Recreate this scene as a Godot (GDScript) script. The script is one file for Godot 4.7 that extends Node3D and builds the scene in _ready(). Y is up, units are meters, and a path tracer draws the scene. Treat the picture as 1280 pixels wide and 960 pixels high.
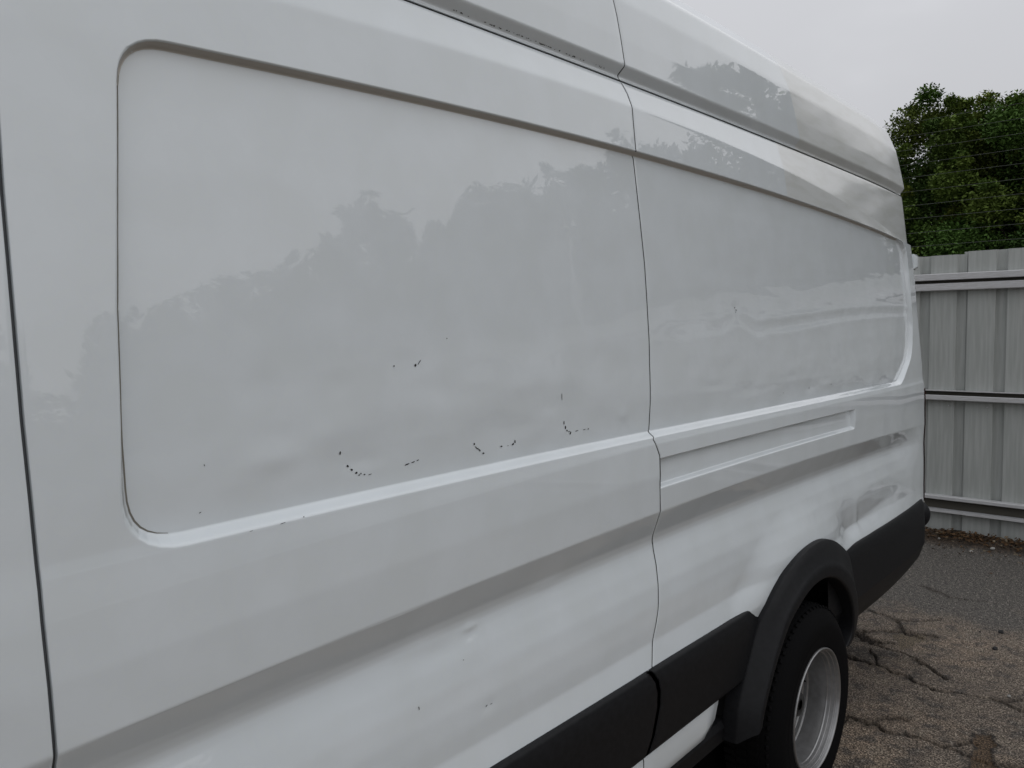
extends Node3D

# ------------------------------------------------------------------ helpers
var rng := RandomNumberGenerator.new()
var taken := {}
var warp := FastNoiseLite.new()
var fine := FastNoiseLite.new()
var M := {}

func numbered(called: String) -> String:
	var n: int = taken.get(called, 0)
	taken[called] = n + 1
	return called if n == 0 else "%s_%03d" % [called, n]

func obj(called: String, mesh: Mesh, mat: Material, parent: Node = null, at := Vector3.ZERO) -> MeshInstance3D:
	var o := MeshInstance3D.new()
	o.mesh = mesh
	if mat: o.material_override = mat
	o.position = at
	if parent == null:
		o.name = numbered(called)
		add_child(o)
	else:
		o.name = called
		var k := 1
		while parent.has_node(NodePath(String(o.name))):
			o.name = "%s_%03d" % [called, k]
			k += 1
		parent.add_child(o)
	return o

func tag(o: Node, label: String, category: String, group := "", kind := "") -> void:
	if label != "": o.set_meta("label", label)
	if category != "": o.set_meta("category", category)
	if group != "": o.set_meta("group", group)
	if kind != "": o.set_meta("kind", kind)

func thing(called: String, label: String, category: String, at := Vector3.ZERO, group := "") -> Node3D:
	var o := Node3D.new()
	o.name = numbered(called)
	o.position = at
	add_child(o)
	tag(o, label, category, group)
	return o

func mat(c: Color, rough := 0.6, metal := 0.0, coat := 0.0) -> StandardMaterial3D:
	# c is a linear base colour
	var m := StandardMaterial3D.new()
	m.albedo_color = c.linear_to_srgb()
	m.roughness = rough
	m.metallic = metal
	if coat > 0.0:
		m.clearcoat_enabled = true
		m.clearcoat = coat
		m.clearcoat_roughness = 0.04
	return m

func noise_tex(freq: float, a: Color, b: Color, seed_ := 1, octaves := 4, size := 512, lo := 0.25, hi := 0.75) -> NoiseTexture2D:
	var n := FastNoiseLite.new()
	n.seed = seed_
	n.frequency = freq
	n.fractal_octaves = octaves
	var t := NoiseTexture2D.new()
	t.width = size
	t.height = size
	t.seamless = true
	t.noise = n
	var g := Gradient.new()
	g.offsets = PackedFloat32Array([lo, hi])
	g.colors = PackedColorArray([a, b])
	t.color_ramp = g
	return t

func bump_tex(freq: float, seed_ := 1, strength := 4.0, octaves := 4, size := 512) -> NoiseTexture2D:
	var n := FastNoiseLite.new()
	n.seed = seed_
	n.frequency = freq
	n.fractal_octaves = octaves
	var t := NoiseTexture2D.new()
	t.width = size
	t.height = size
	t.seamless = true
	t.as_normal_map = true
	t.bump_strength = strength
	t.noise = n
	return t

func lut(t: PackedVector2Array, x: float) -> float:
	# piecewise linear: t holds (x, y) with x ascending
	var n := t.size()
	if x <= t[0].x: return t[0].y
	if x >= t[n - 1].x: return t[n - 1].y
	var lo := 0
	var hi := n - 1
	while hi - lo > 1:
		var mid := (lo + hi) >> 1
		if t[mid].x <= x: lo = mid
		else: hi = mid
	var a := t[lo]
	var b := t[hi]
	return a.y + (b.y - a.y) * (x - a.x) / (b.x - a.x)

func soften(t: PackedVector2Array, step: float, radius: float) -> PackedVector2Array:
	# resample a profile and blur it, so that creases have a small real radius
	var r := PackedVector2Array()
	var x := t[0].x
	while x <= t[t.size() - 1].x:
		var s := 0.0
		var w := 0.0
		for k in range(-4, 5):
			var g := exp(-0.5 * pow(k / 2.0, 2))
			s += lut(t, x + k * radius / 4.0) * g
			w += g
		r.append(Vector2(x, s / w))
		x += step
	return r

func grid_mesh(pts: PackedVector3Array, nx: int, ny: int, split := -1, split_row := 0, skip := Rect2(), flip := false, cols := PackedColorArray(), rows_from_split := false) -> ArrayMesh:
	# pts[j * nx + i]; +X with i and +Y with j gives outward +Z
	var nrm := PackedVector3Array()
	nrm.resize(pts.size())
	for j in ny:
		var j0 := maxi(j - 1, 0) * nx
		var j1 := mini(j + 1, ny - 1) * nx
		var r := j * nx
		for i in nx:
			var dx := pts[r + mini(i + 1, nx - 1)] - pts[r + maxi(i - 1, 0)]
			var dy := pts[j1 + i] - pts[j0 + i]
			var c := dx.cross(dy).normalized()
			nrm[r + i] = -c if flip else c
	var idx := [PackedInt32Array(), PackedInt32Array()]
	for j in ny - 1:
		for i in nx - 1:
			if skip.size.x > 0.0:
				var p := pts[j * nx + i]
				if skip.has_point(Vector2(p.x, p.y)): continue
			var k := 1 if split >= 0 and i >= split and j >= split_row else 0
			var a := j * nx + i
			var b := a + nx
			if flip: idx[k].append_array(PackedInt32Array([a, b + 1, b, a, a + 1, b + 1]))
			else: idx[k].append_array(PackedInt32Array([a, b, b + 1, a, b + 1, a + 1]))
	var me := ArrayMesh.new()
	for k in 2:
		if idx[k].size() == 0: continue
		var arr := []
		arr.resize(Mesh.ARRAY_MAX)
		arr[Mesh.ARRAY_VERTEX] = pts
		arr[Mesh.ARRAY_NORMAL] = nrm
		if cols.size(): arr[Mesh.ARRAY_COLOR] = cols
		arr[Mesh.ARRAY_INDEX] = idx[k]
		me.add_surface_from_arrays(Mesh.PRIMITIVE_TRIANGLES, arr)
	return me

func loft(sections: Array, closed := false, flip := false) -> ArrayMesh:
	# sections: arrays of Vector3 of equal length; i runs along sections, j along each section
	var nx := sections.size()
	var ny: int = sections[0].size() + (1 if closed else 0)
	var pts := PackedVector3Array()
	for j in ny:
		for i in nx:
			pts.append(sections[i][j % sections[0].size()])
	return grid_mesh(pts, nx, ny, -1, 0, Rect2(), flip)

func tri(st: SurfaceTool, a: Vector3, b: Vector3, c: Vector3) -> void:
	st.add_vertex(a); st.add_vertex(b); st.add_vertex(c)

func prism(outline: PackedVector2Array, u: Vector3, v: Vector3, w: Vector3, at: Vector3, d0: float, d1: float, bevel := 0.0) -> ArrayMesh:
	# a closed outline in the (u, v) plane, extruded along w from d0 to d1, ends optionally bevelled
	var st := SurfaceTool.new()
	st.begin(Mesh.PRIMITIVE_TRIANGLES)
	st.set_smooth_group(-1)
	var rings := []
	var inset := outline
	if bevel > 0.0:
		var off := Geometry2D.offset_polygon(outline, -bevel, Geometry2D.JOIN_MITER)
		if off.size() == 1 and off[0].size() == outline.size():
			# match the starting point
			var best := 0
			for k in off[0].size():
				if off[0][k].distance_squared_to(outline[0]) < off[0][best].distance_squared_to(outline[0]): best = k
			inset = PackedVector2Array()
			for k in off[0].size(): inset.append(off[0][(best + k) % off[0].size()])
		else: bevel = 0.0
	var P := func(p: Vector2, d: float) -> Vector3: return at + u * p.x + v * p.y + w * d
	if bevel > 0.0: rings = [[inset, d0], [outline, d0 + bevel], [outline, d1 - bevel], [inset, d1]]
	else: rings = [[outline, d0], [outline, d1]]
	var cw := Geometry2D.is_polygon_clockwise(outline)
	var n := outline.size()
	for r in rings.size() - 1:
		for k in n:
			var k1 := (k + 1) % n
			var a: Vector3 = P.call(rings[r][0][k], rings[r][1])
			var b: Vector3 = P.call(rings[r][0][k1], rings[r][1])
			var c: Vector3 = P.call(rings[r + 1][0][k1], rings[r + 1][1])
			var d: Vector3 = P.call(rings[r + 1][0][k], rings[r + 1][1])
			if cw: tri(st, a, b, c); tri(st, a, c, d)
			else: tri(st, a, c, b); tri(st, a, d, c)
	var capi := Geometry2D.triangulate_polygon(inset)
	for e in 2:
		var dd := d0 if e == 0 else d1
		for k in range(0, capi.size(), 3):
			var a: Vector3 = P.call(inset[capi[k]], dd)
			var b: Vector3 = P.call(inset[capi[k + 1]], dd)
			var c: Vector3 = P.call(inset[capi[k + 2]], dd)
			var want: Vector3 = w * (-1.0 if e == 0 else 1.0)
			# front faces run clockwise
			if (b - a).cross(c - a).dot(want) > 0.0: tri(st, a, c, b)
			else: tri(st, a, b, c)
	st.generate_normals()
	return st.commit()

func box(size: Vector3, bevel := 0.004) -> ArrayMesh:
	var h := size / 2.0
	return prism(PackedVector2Array([Vector2(-h.x, -h.y), Vector2(h.x, -h.y), Vector2(h.x, h.y), Vector2(-h.x, h.y)]), Vector3.RIGHT, Vector3.UP, Vector3.BACK, Vector3.ZERO, -h.z, h.z, bevel)

func tube(a: Vector3, b: Vector3, ra: float, rb: float, sides := 8) -> ArrayMesh:
	var w := (b - a).normalized()
	var u := w.cross(Vector3.UP if absf(w.y) < 0.9 else Vector3.RIGHT).normalized()
	var v := w.cross(u)
	var s := []
	for e in 2:
		var ring := []
		for k in sides:
			var t := TAU * k / sides
			ring.append((a if e == 0 else b) + (u * cos(t) + v * sin(t)) * (ra if e == 0 else rb))
		s.append(ring)
	return loft(s, true, true)

func lathe(prof: PackedVector2Array, sides: int, flip := false) -> ArrayMesh:
	# prof holds (radius, z); axis is Z
	var s := []
	for k in sides + 1:
		var t := TAU * k / sides
		var ring := []
		for p in prof: ring.append(Vector3(cos(t) * p.x, sin(t) * p.x, p.y))
		s.append(ring)
	return loft(s, false, flip)

# ------------------------------------------------------------------ the van's skin
# x runs towards the van's rear, v is a nominal height at the middle seam, z outwards
var OUT: PackedVector2Array
var RECESS: PackedVector2Array
const WHEEL := Vector3(2.745, 0.44, 0.085)

func shift(x: float, v: float) -> float:
	# the pressed lines of the side run slightly bowed along the van
	var s := x - 1.8
	var q := [
		[0.60, 0.0], [0.885, 0.0],
		[1.304, (-0.010 * x * x + 0.051 * x + 1.247) - 1.3064],
		[1.488, (-0.011 * x * x + 0.059 * x - 0.0706) if x < 1.8 else 0.0],
		[1.502, -0.0065 * s * s if x < 1.8 else -0.0005 * s],
		[1.517, -0.0065 * s * s if x < 1.8 else -0.0005 * s],
		[2.247, -0.0125 * s * s - (0.0 if x > 1.8 else 0.006 * s * s) + 0.004 * s],
		[2.366, -0.030 * s * s + 0.0],
		[2.433, -0.0045 * s * s + 0.005 * s],
		[2.52, -0.007 * s * s + 0.010 * s],
		[2.83, -0.008 * s * s + 0.009 * s],
		[3.0, -0.008 * s * s + 0.009 * s]]
	var a = q[0]
	for b in q:
		if v <= b[0]:
			if v <= a[0]: return a[1]
			return lerpf(a[1], b[1], (v - a[0]) / (b[0] - a[0]))
		a = b
	return a[1]

func sdf_recess(x: float, v: float) -> float:
	# negative inside the pressed-in field
	var n := RECESS.size()
	var d := 1e9
	var inside := false
	var p := Vector2(x, v)
	var j := n - 1
	for i in n:
		var a := RECESS[j]
		var b := RECESS[i]
		var e := b - a
		var w := p - a
		var t := clampf(w.dot(e) / e.length_squared(), 0.0, 1.0)
		d = minf(d, (w - e * t).length_squared())
		if (a.y > v) != (b.y > v) and x < (b.x - a.x) * (v - a.y) / (b.y - a.y) + a.x: inside = not inside
		j = i
	return -sqrt(d) if inside else sqrt(d)

var DENTS := []
var RIDGE: PackedVector2Array
var LOBE: PackedVector2Array

func skin_z(x: float, v: float) -> float:
	var z := lut(OUT, v)
	if v < 1.5 and x > 3.95:
		var flat := lerpf(0.004, 0.0, clampf((v - 0.88) / 0.4, 0.0, 1.0))
		z = lerpf(z, flat, 0.9 * smoothstep(3.95, 4.45, x) * (1.0 - smoothstep(1.36, 1.5, v)))
	# the pressed-in field
	if v > 1.45 and v < 2.30 and x > 0.38 and x < 4.34:
		var s := -1.0
		if not (x > 0.62 and x < 3.85 and v > 1.56 and v < 2.20): s = sdf_recess(x, v)
		if s < 0.02:
			var depth := 0.0175
			var wide := lerpf(0.0085, 0.0055, smoothstep(1.58, 1.66, v))
			if x < 0.6: wide = lerpf(0.0085, 0.0040, smoothstep(1.55, 1.70, v))
			if v > 2.16: wide = lerpf(wide, 0.0050, smoothstep(2.16, 2.22, v))
			var m := 1.0 - smoothstep(-wide, wide, s)
			# the field is lightly crowned and rolls in towards its lower edge
			depth += 0.36 * pow(maxf(1.645 - v, 0.0), 2)
			z -= depth * m
			z += lerpf(0.0018, 0.0006, smoothstep(1.60, 1.82, v)) * warp.get_noise_2d(x * 260.0, v * 320.0) * m
			if x > 1.86: z += 0.0011 * warp.get_noise_2d(x * 150.0 + 40.0, v * 700.0) * m * smoothstep(1.86, 2.1, x)
			if x > 1.9 and v > 1.7 and v < 2.0:
				var c := lut(RIDGE, x) + 0.004 * warp.get_noise_2d(x * 900.0, 3.0)
				var f := smoothstep(1.9, 2.9, x)
				z += 0.36 * m * f * (0.0045 * exp(-pow((v - c) / 0.010, 2)) - 0.005 * exp(-pow((v - c + 0.03) / 0.018, 2)) + 0.003 * exp(-pow((v - c + 0.055) / 0.012, 2)))
	if v < 1.30 and v > 0.6:
		z += 0.0012 * warp.get_noise_2d(x * 170.0, v * 260.0)
	z += 0.00035 * warp.get_noise_2d(x * 120.0 + 9.0, v * 200.0 - 30.0)
	if x > 1.83:
		# the false door track pressed into the rear panel
		if v > 1.35 and v < 1.47 and x < 3.4:
			var tt := 1.0 - smoothstep(1.4435, 1.4475, v)
			var bb := smoothstep(1.366, 1.378, v)
			var ee := 1.0 - smoothstep(3.335, 3.352, x)
			z -= (0.020 - 0.06 * (1.445 - v)) * tt * bb * ee
		# the body swells round the wheel arch
		if v < 1.2:
			var r := Vector2((x - 2.80), (v - 0.42) * 1.02).length()
			var k := 1.0 - smoothstep(0.57, 0.755, r)
			z += 0.030 * k * smoothstep(0.80, 1.0, v)
		# pushed-in place behind the wheel
		if x > 3.1 and x < 4.2 and v > 0.89 and v < 1.13:
			var top := lut(LOBE, x)
			var low := 0.955 + 0.085 * (x - 3.37)
			var env := smoothstep(3.14, 3.33, x - 0.25 * (1.05 - v)) * (1.0 - smoothstep(3.75, 4.13, x))
			env *= 1.0 - 0.30 * exp(-pow((x - 3.43 + (v - 1.0) * 0.35) / 0.022, 2))
			var d := 0.0
			if v > low: d = clampf((top - v) / maxf(top - low, 0.01), 0.0, 1.0)
			else: d = smoothstep(0.892, low, v)
			z -= 0.0145 * env * d
		if x > 3.7: z -= 0.022 * pow(clampf((x - 3.7) / 0.8, 0.0, 1.0), 2)
	for d in DENTS:
		var a: float = (x - d[0]) / d[2]
		if a > 2.4 or a < -2.4: continue
		var b: float = (v - d[1]) / d[3]
		if b > 2.4 or b < -2.4: continue
		z += d[4] * exp(-a * a - b * b)
	return z

var ARCH: PackedVector2Array

func skin(x: float, v: float) -> Vector3:
	# round the wheel opening the panel ends behind the flare
	if v < 1.16 and x > 2.2 and x < 3.4:
		var a := lut(ARCH, x)
		v = a + (1.16 - a) * (v - 0.80) / 0.36
	return Vector3(x, v + shift(x, v), skin_z(x, v))

func steps(spec: Array) -> PackedFloat32Array:
	# spec: [start, [end, step], [end, step] ...]
	var r := PackedFloat32Array([spec[0]])
	var at: float = spec[0]
	for k in range(1, spec.size()):
		var e: float = spec[k][0]
		var n := maxi(1, roundi((e - at) / spec[k][1]))
		for i in n: r.append(at + (e - at) * (i + 1) / n)
		at = e
	return r

func panel(xs: PackedFloat32Array, vs: PackedFloat32Array, left: PackedVector2Array, right: PackedVector2Array, x0: float, x1: float, turned := [true, true, true, true], split_x := -1.0, split_v := 0.0, skip := Rect2()) -> ArrayMesh:
	# turned: left, right, bottom, top edges folded inwards
	var us := PackedFloat32Array()
	for x in xs: us.append((x - x0) / (x1 - x0))
	var rowv := PackedFloat32Array()
	var rowd := PackedFloat32Array()
	if turned[2]:
		for e in [[0.0005, 0.016], [-0.0002, 0.0016]]:
			rowv.append(vs[0] - 0.0012 + e[0]); rowd.append(e[1])
	for v in vs: rowv.append(v); rowd.append(0.0)
	if turned[3]:
		for e in [[0.0012, 0.0016], [0.0008, 0.016]]:
			rowv.append(vs[vs.size() - 1] + e[0]); rowd.append(e[1])
	var pts := PackedVector3Array()
	var nx := us.size() + (2 if turned[0] else 0) + (2 if turned[1] else 0)
	var split := -1
	for j in rowv.size():
		var v := rowv[j]
		var xl := lut(left, v)
		var xr := lut(right, v)
		var line := PackedVector3Array()
		for u in us:
			var p := skin(lerpf(xl, xr, u), v)
			p.z -= rowd[j]
			line.append(p)
		if turned[0]:
			var p := line[0]
			line.insert(0, p + Vector3(-0.0012, 0, -0.0016))
			line.insert(0, p + Vector3(-0.0008, 0, -0.016))
		if turned[1]:
			var p := line[line.size() - 1]
			line.append(p + Vector3(0.0012, 0, -0.0016))
			line.append(p + Vector3(0.0008, 0, -0.016))
		pts.append_array(line)
	var split_row := 0
	if split_x > 0.0:
		for i in us.size():
			if lerpf(x0, x1, us[i]) <= split_x: split = i + (2 if turned[0] else 0)
		for j in rowv.size():
			if rowv[j] <= split_v: split_row = j
	return grid_mesh(pts, nx, rowv.size(), split, split_row, skip)

func chip(st: SurfaceTool, x: float, v: float, a: float, b: float, turn: float) -> void:
	# a flake of missing paint lying on the skin
	var n := 7
	var c := skin(x, v) + Vector3(0, 0, 0.0012)
	var ring := []
	for k in n:
		var t := TAU * k / n
		var r := rng.randf_range(0.55, 1.1)
		var q := Vector2(cos(t) * a * r, sin(t) * b * r).rotated(turn)
		ring.append(skin(x + q.x, v + q.y) + Vector3(0, 0, 0.0010))
	for k in n: tri(st, c, ring[(k + 1) % n], ring[k])

# ------------------------------------------------------------------ setting up
const CAM := Vector3(0, 1.72, 1.1)
const DROP := Vector3(0, -0.08, 0)     # the van's own zero lies 8 cm below the yard

func _ready() -> void:
	rng.seed = 7
	warp.seed = 3
	warp.frequency = 0.01
	warp.fractal_octaves = 3
	fine.seed = 11
	fine.frequency = 0.01
	fine.fractal_octaves = 4
	stage()
	materials()
	ground()
	fence()
	wires()
	trees()
	van()
	litter()

func stage() -> void:
	var cam := Camera3D.new()
	cam.name = "camera"
	var f := 1000.0
	var d := Vector3(1524.0 - 640.0, 480.0 - 396.0, -f).normalized()
	var d2 := Vector3(1024.0 - 640.0, 480.0 - (396.0 + 500.0 * 0.015), -f)
	var up := d2.cross(d).normalized()
	if up.y < 0.0: up = -up
	var zz := d.cross(up)
	# rows are the world's axes seen by the camera, so its transpose is the camera's basis
	cam.transform = Transform3D(Basis(Vector3(d.x, up.x, zz.x), Vector3(d.y, up.y, zz.y), Vector3(d.z, up.z, zz.z)), CAM)
	cam.fov = rad_to_deg(2.0 * atan(480.0 / f))
	cam.near = 0.05
	cam.far = 2000.0
	add_child(cam)
	var env := Environment.new()
	env.background_mode = Environment.BG_SKY
	var sky := Sky.new()
	var sm := ProceduralSkyMaterial.new()
	sm.sky_top_color = Color(0.74, 0.755, 0.80).linear_to_srgb()
	sm.sky_horizon_color = Color(0.47, 0.475, 0.495).linear_to_srgb()
	sm.sky_curve = 0.5
	sm.ground_bottom_color = Color(0.09, 0.085, 0.08).linear_to_srgb()
	sm.ground_horizon_color = Color(0.16, 0.16, 0.155).linear_to_srgb()
	sm.sky_cover = noise_tex(0.012, Color(0, 0, 0, 0), Color(1, 1, 1, 1), 21, 5, 1024, 0.3, 0.8)
	sm.sky_cover_modulate = Color(0.22, 0.22, 0.225)
	sm.sun_angle_max = 0.0
	sky.sky_material = sm
	env.sky = sky
	env.tonemap_mode = Environment.TONE_MAPPER_LINEAR
	env.tonemap_exposure = 1.06
	env.sdfgi_enabled = true
	env.ssao_enabled = true
	env.ssil_enabled = true
	var we := WorldEnvironment.new()
	we.name = "daylight"
	we.environment = env
	add_child(we)
	var sun := DirectionalLight3D.new()
	sun.name = "veiled_sun"
	sun.light_energy = 0.17
	sun.light_color = Color(1.0, 0.985, 0.96)
	sun.light_angular_distance = 120.0
	sun.sky_mode = DirectionalLight3D.SKY_MODE_LIGHT_ONLY
	sun.shadow_enabled = true
	sun.rotation_degrees = Vector3(-52, 20, 0)
	add_child(sun)

func materials() -> void:
	var p := mat(Color(0.745, 0.795, 0.825), 0.07, 0.0, 1.0)
	p.metallic_specular = 0.22
	p.clearcoat_roughness = 0.0
	p.albedo_texture = noise_tex(0.006, Color(0.985, 0.985, 0.982), Color(1, 1, 1), 5, 5, 1024)
	p.uv1_triplanar = true
	p.uv1_scale = Vector3(0.9, 0.9, 0.9)
	M.paint = p
	var q := mat(Color(0.70, 0.725, 0.72), 0.3, 0.0, 0.9)
	q.clearcoat_roughness = 0.11
	q.albedo_texture = noise_tex(0.012, Color(0.955, 0.955, 0.945), Color(1, 1, 1), 9, 6, 1024, 0.25, 0.6)
	q.uv1_triplanar = true
	q.uv1_scale = Vector3(0.3, 1.6, 0.3)
	M.dusty = q
	var pl := mat(Color(0.0125, 0.013, 0.0148), 0.5)
	pl.albedo_texture = noise_tex(0.02, Color(0.86, 0.86, 0.86), Color(1, 1, 1), 13, 5)
	pl.normal_enabled = true
	pl.normal_texture = bump_tex(0.25, 14, 1.0, 2, 512)
	pl.normal_scale = 0.10
	pl.uv1_triplanar = true
	pl.uv1_scale = Vector3(4, 4, 4)
	pl.metallic_specular = 0.3
	M.plastic = pl
	M.black = mat(Color(0.006, 0.006, 0.0065), 0.85)
	var ru := mat(Color(0.005, 0.005, 0.0055), 0.8)
	ru.normal_enabled = true
	ru.normal_texture = bump_tex(0.12, 15, 2.0, 3, 256)
	ru.normal_scale = 0.4
	ru.uv1_triplanar = true
	ru.uv1_scale = Vector3(6, 6, 6)
	ru.metallic_specular = 0.2
	M.rubber = ru
	var si := mat(Color(0.33, 0.33, 0.335), 0.34, 0.65)
	si.albedo_texture = noise_tex(0.02, Color(0.92, 0.92, 0.91), Color(1, 1, 1), 17, 5)
	si.roughness_texture = noise_tex(0.05, Color(0.9, 0.9, 0.9), Color(1, 1, 1), 18, 4)
	si.uv1_triplanar = true
	si.uv1_scale = Vector3(3, 3, 3)
	M.rim = si
	M.seal = mat(Color(0.10, 0.105, 0.11), 0.7)
	M.grime = mat(Color(0.20, 0.19, 0.165), 0.8)
	M.grime_pale = mat(Color(0.56, 0.54, 0.50), 0.6)
	M.chip = mat(Color(0.015, 0.014, 0.014), 0.8)
	M.scuff = mat(Color(0.30, 0.30, 0.30), 0.7)
	M.glass = mat(Color(0.01, 0.012, 0.012), 0.05)
	M.lamp_red = mat(Color(0.10, 0.006, 0.006), 0.15, 0.0, 1.0)
	M.steel_dark = mat(Color(0.05, 0.05, 0.05), 0.6, 0.5)
	var sh := mat(Color(0.395, 0.410, 0.395), 0.6, 0.0)
	sh.albedo_texture = noise_tex(0.012, Color(0.93, 0.935, 0.93), Color(1, 1, 1), 23, 5, 1024)
	sh.uv1_triplanar = true
	sh.uv1_world_triplanar = true
	sh.uv1_scale = Vector3(2.6, 0.16, 2.6)
	sh.normal_enabled = true
	sh.normal_texture = bump_tex(0.01, 24, 3.0, 3, 512)
	sh.normal_scale = 0.06
	M.sheet = sh
	var ra := mat(Color(0.52, 0.525, 0.535), 0.5, 0.05)
	ra.albedo_texture = noise_tex(0.03, Color(0.93, 0.925, 0.915), Color(1, 1, 1), 27, 5)
	ra.uv1_triplanar = true
	ra.uv1_world_triplanar = true
	ra.uv1_scale = Vector3(2, 6, 0.7)
	M.rail = ra
	M.channel_shade = mat(Color(0.075, 0.070, 0.058), 0.9)  # dark colour painted in for the shade inside the rail channels
	M.wire = mat(Color(0.085, 0.095, 0.08), 0.6, 0.2)
	var gr := StandardMaterial3D.new()
	gr.vertex_color_use_as_albedo = true
	gr.roughness = 0.9
	gr.albedo_texture = noise_tex(0.16, Color(0.36, 0.35, 0.34), Color(1.0, 1.0, 1.0), 31, 5, 1024, 0.30, 0.70)
	gr.normal_enabled = true
	gr.normal_texture = bump_tex(0.16, 33, 6.0, 4, 1024)
	gr.normal_scale = 1.0
	gr.uv1_triplanar = true
	gr.uv1_world_triplanar = true
	gr.uv1_scale = Vector3(0.62, 0.62, 0.62)
	M.ground = gr
	var lf := StandardMaterial3D.new()
	lf.vertex_color_use_as_albedo = true
	lf.roughness = 0.75
	lf.metallic_specular = 0.25
	lf.backlight_enabled = true
	lf.backlight = Color(0.25, 0.3, 0.1)
	M.leaf = lf
	M.bark = mat(Color(0.06, 0.05, 0.04), 0.9)
	M.bark.albedo_texture = noise_tex(0.05, Color(0.5, 0.5, 0.5), Color(1, 1, 1), 41, 4)
	M.bark.uv1_triplanar = true
	M.bark.uv1_scale = Vector3(3, 0.8, 3)
	M.stone = mat(Color(0.02, 0.02, 0.021), 0.8)
	M.pebble = mat(Color(0.30, 0.29, 0.27), 0.85)

# ------------------------------------------------------------------ ground
var CRACKS := [
	[[2.2, -0.22], [2.9, -0.16], [3.52, -0.06], [3.51, -0.01], [3.49, 0.11], [3.49, 0.23], [3.48, 0.34], [3.46, 0.43], [3.45, 0.49], [3.48, 0.6], [3.5, 0.9], [3.42, 1.6], [3.55, 2.6]],
	[[4.2, -0.9], [4.16, -0.3], [4.1, -0.07], [4.05, 0.06], [4.02, 0.15], [4.07, 0.26], [4.07, 0.34], [4.07, 0.42], [4.03, 0.52], [4.05, 0.9], [3.95, 1.5], [4.1, 2.6]],
	[[4.52, -0.5], [4.39, -0.19], [4.38, -0.09], [4.31, 0.02], [4.24, 0.1], [4.2, 0.17]],
	[[4.9, -0.9], [4.9, -0.35], [4.85, -0.24], [4.91, -0.13], [4.99, -0.05]],
	[[4.85, -0.24], [4.68, -0.15], [4.65, -0.06]],
	[[4.43, -0.37], [4.54, -0.32], [4.41, -0.3], [4.45, -0.2]],
	[[5.6, -0.3], [5.45, -0.1], [5.5, 0.1]],
	[[3.0, 0.9], [2.4, 1.4], [1.2, 1.9]],
	[[5.2, 0.9], [5.0, 1.5], [5.3, 2.4]],
	[[4.62, -0.5], [4.50, -0.36], [4.44, -0.26], [4.47, -0.16]],
	[[4.54, -0.32], [4.61, -0.24], [4.68, -0.15], [4.72, 0.0]],
	[[4.12, -0.12], [4.2, -0.16], [4.3, -0.22]],
	[[3.49, 0.02], [3.6, 0.06], [3.63, 0.14]],
	[[4.07, 0.42], [4.14, 0.48], [4.16, 0.62]],
	[[3.48, 0.33], [3.56, 0.36], [3.6, 0.42]]]
var PATCH := PackedVector2Array([Vector2(3.66, 0.40), Vector2(3.70, 0.455), Vector2(3.62, 0.49), Vector2(3.54, 0.475), Vector2(3.44, 0.52), Vector2(3.33, 0.53), Vector2(3.30, 0.44), Vector2(3.45, 0.44), Vector2(3.56, 0.425)])
var TAN := PackedVector2Array([Vector2(4.60, -0.19), Vector2(4.72, -0.06), Vector2(4.63, -0.03), Vector2(4.42, -0.10)])

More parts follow.
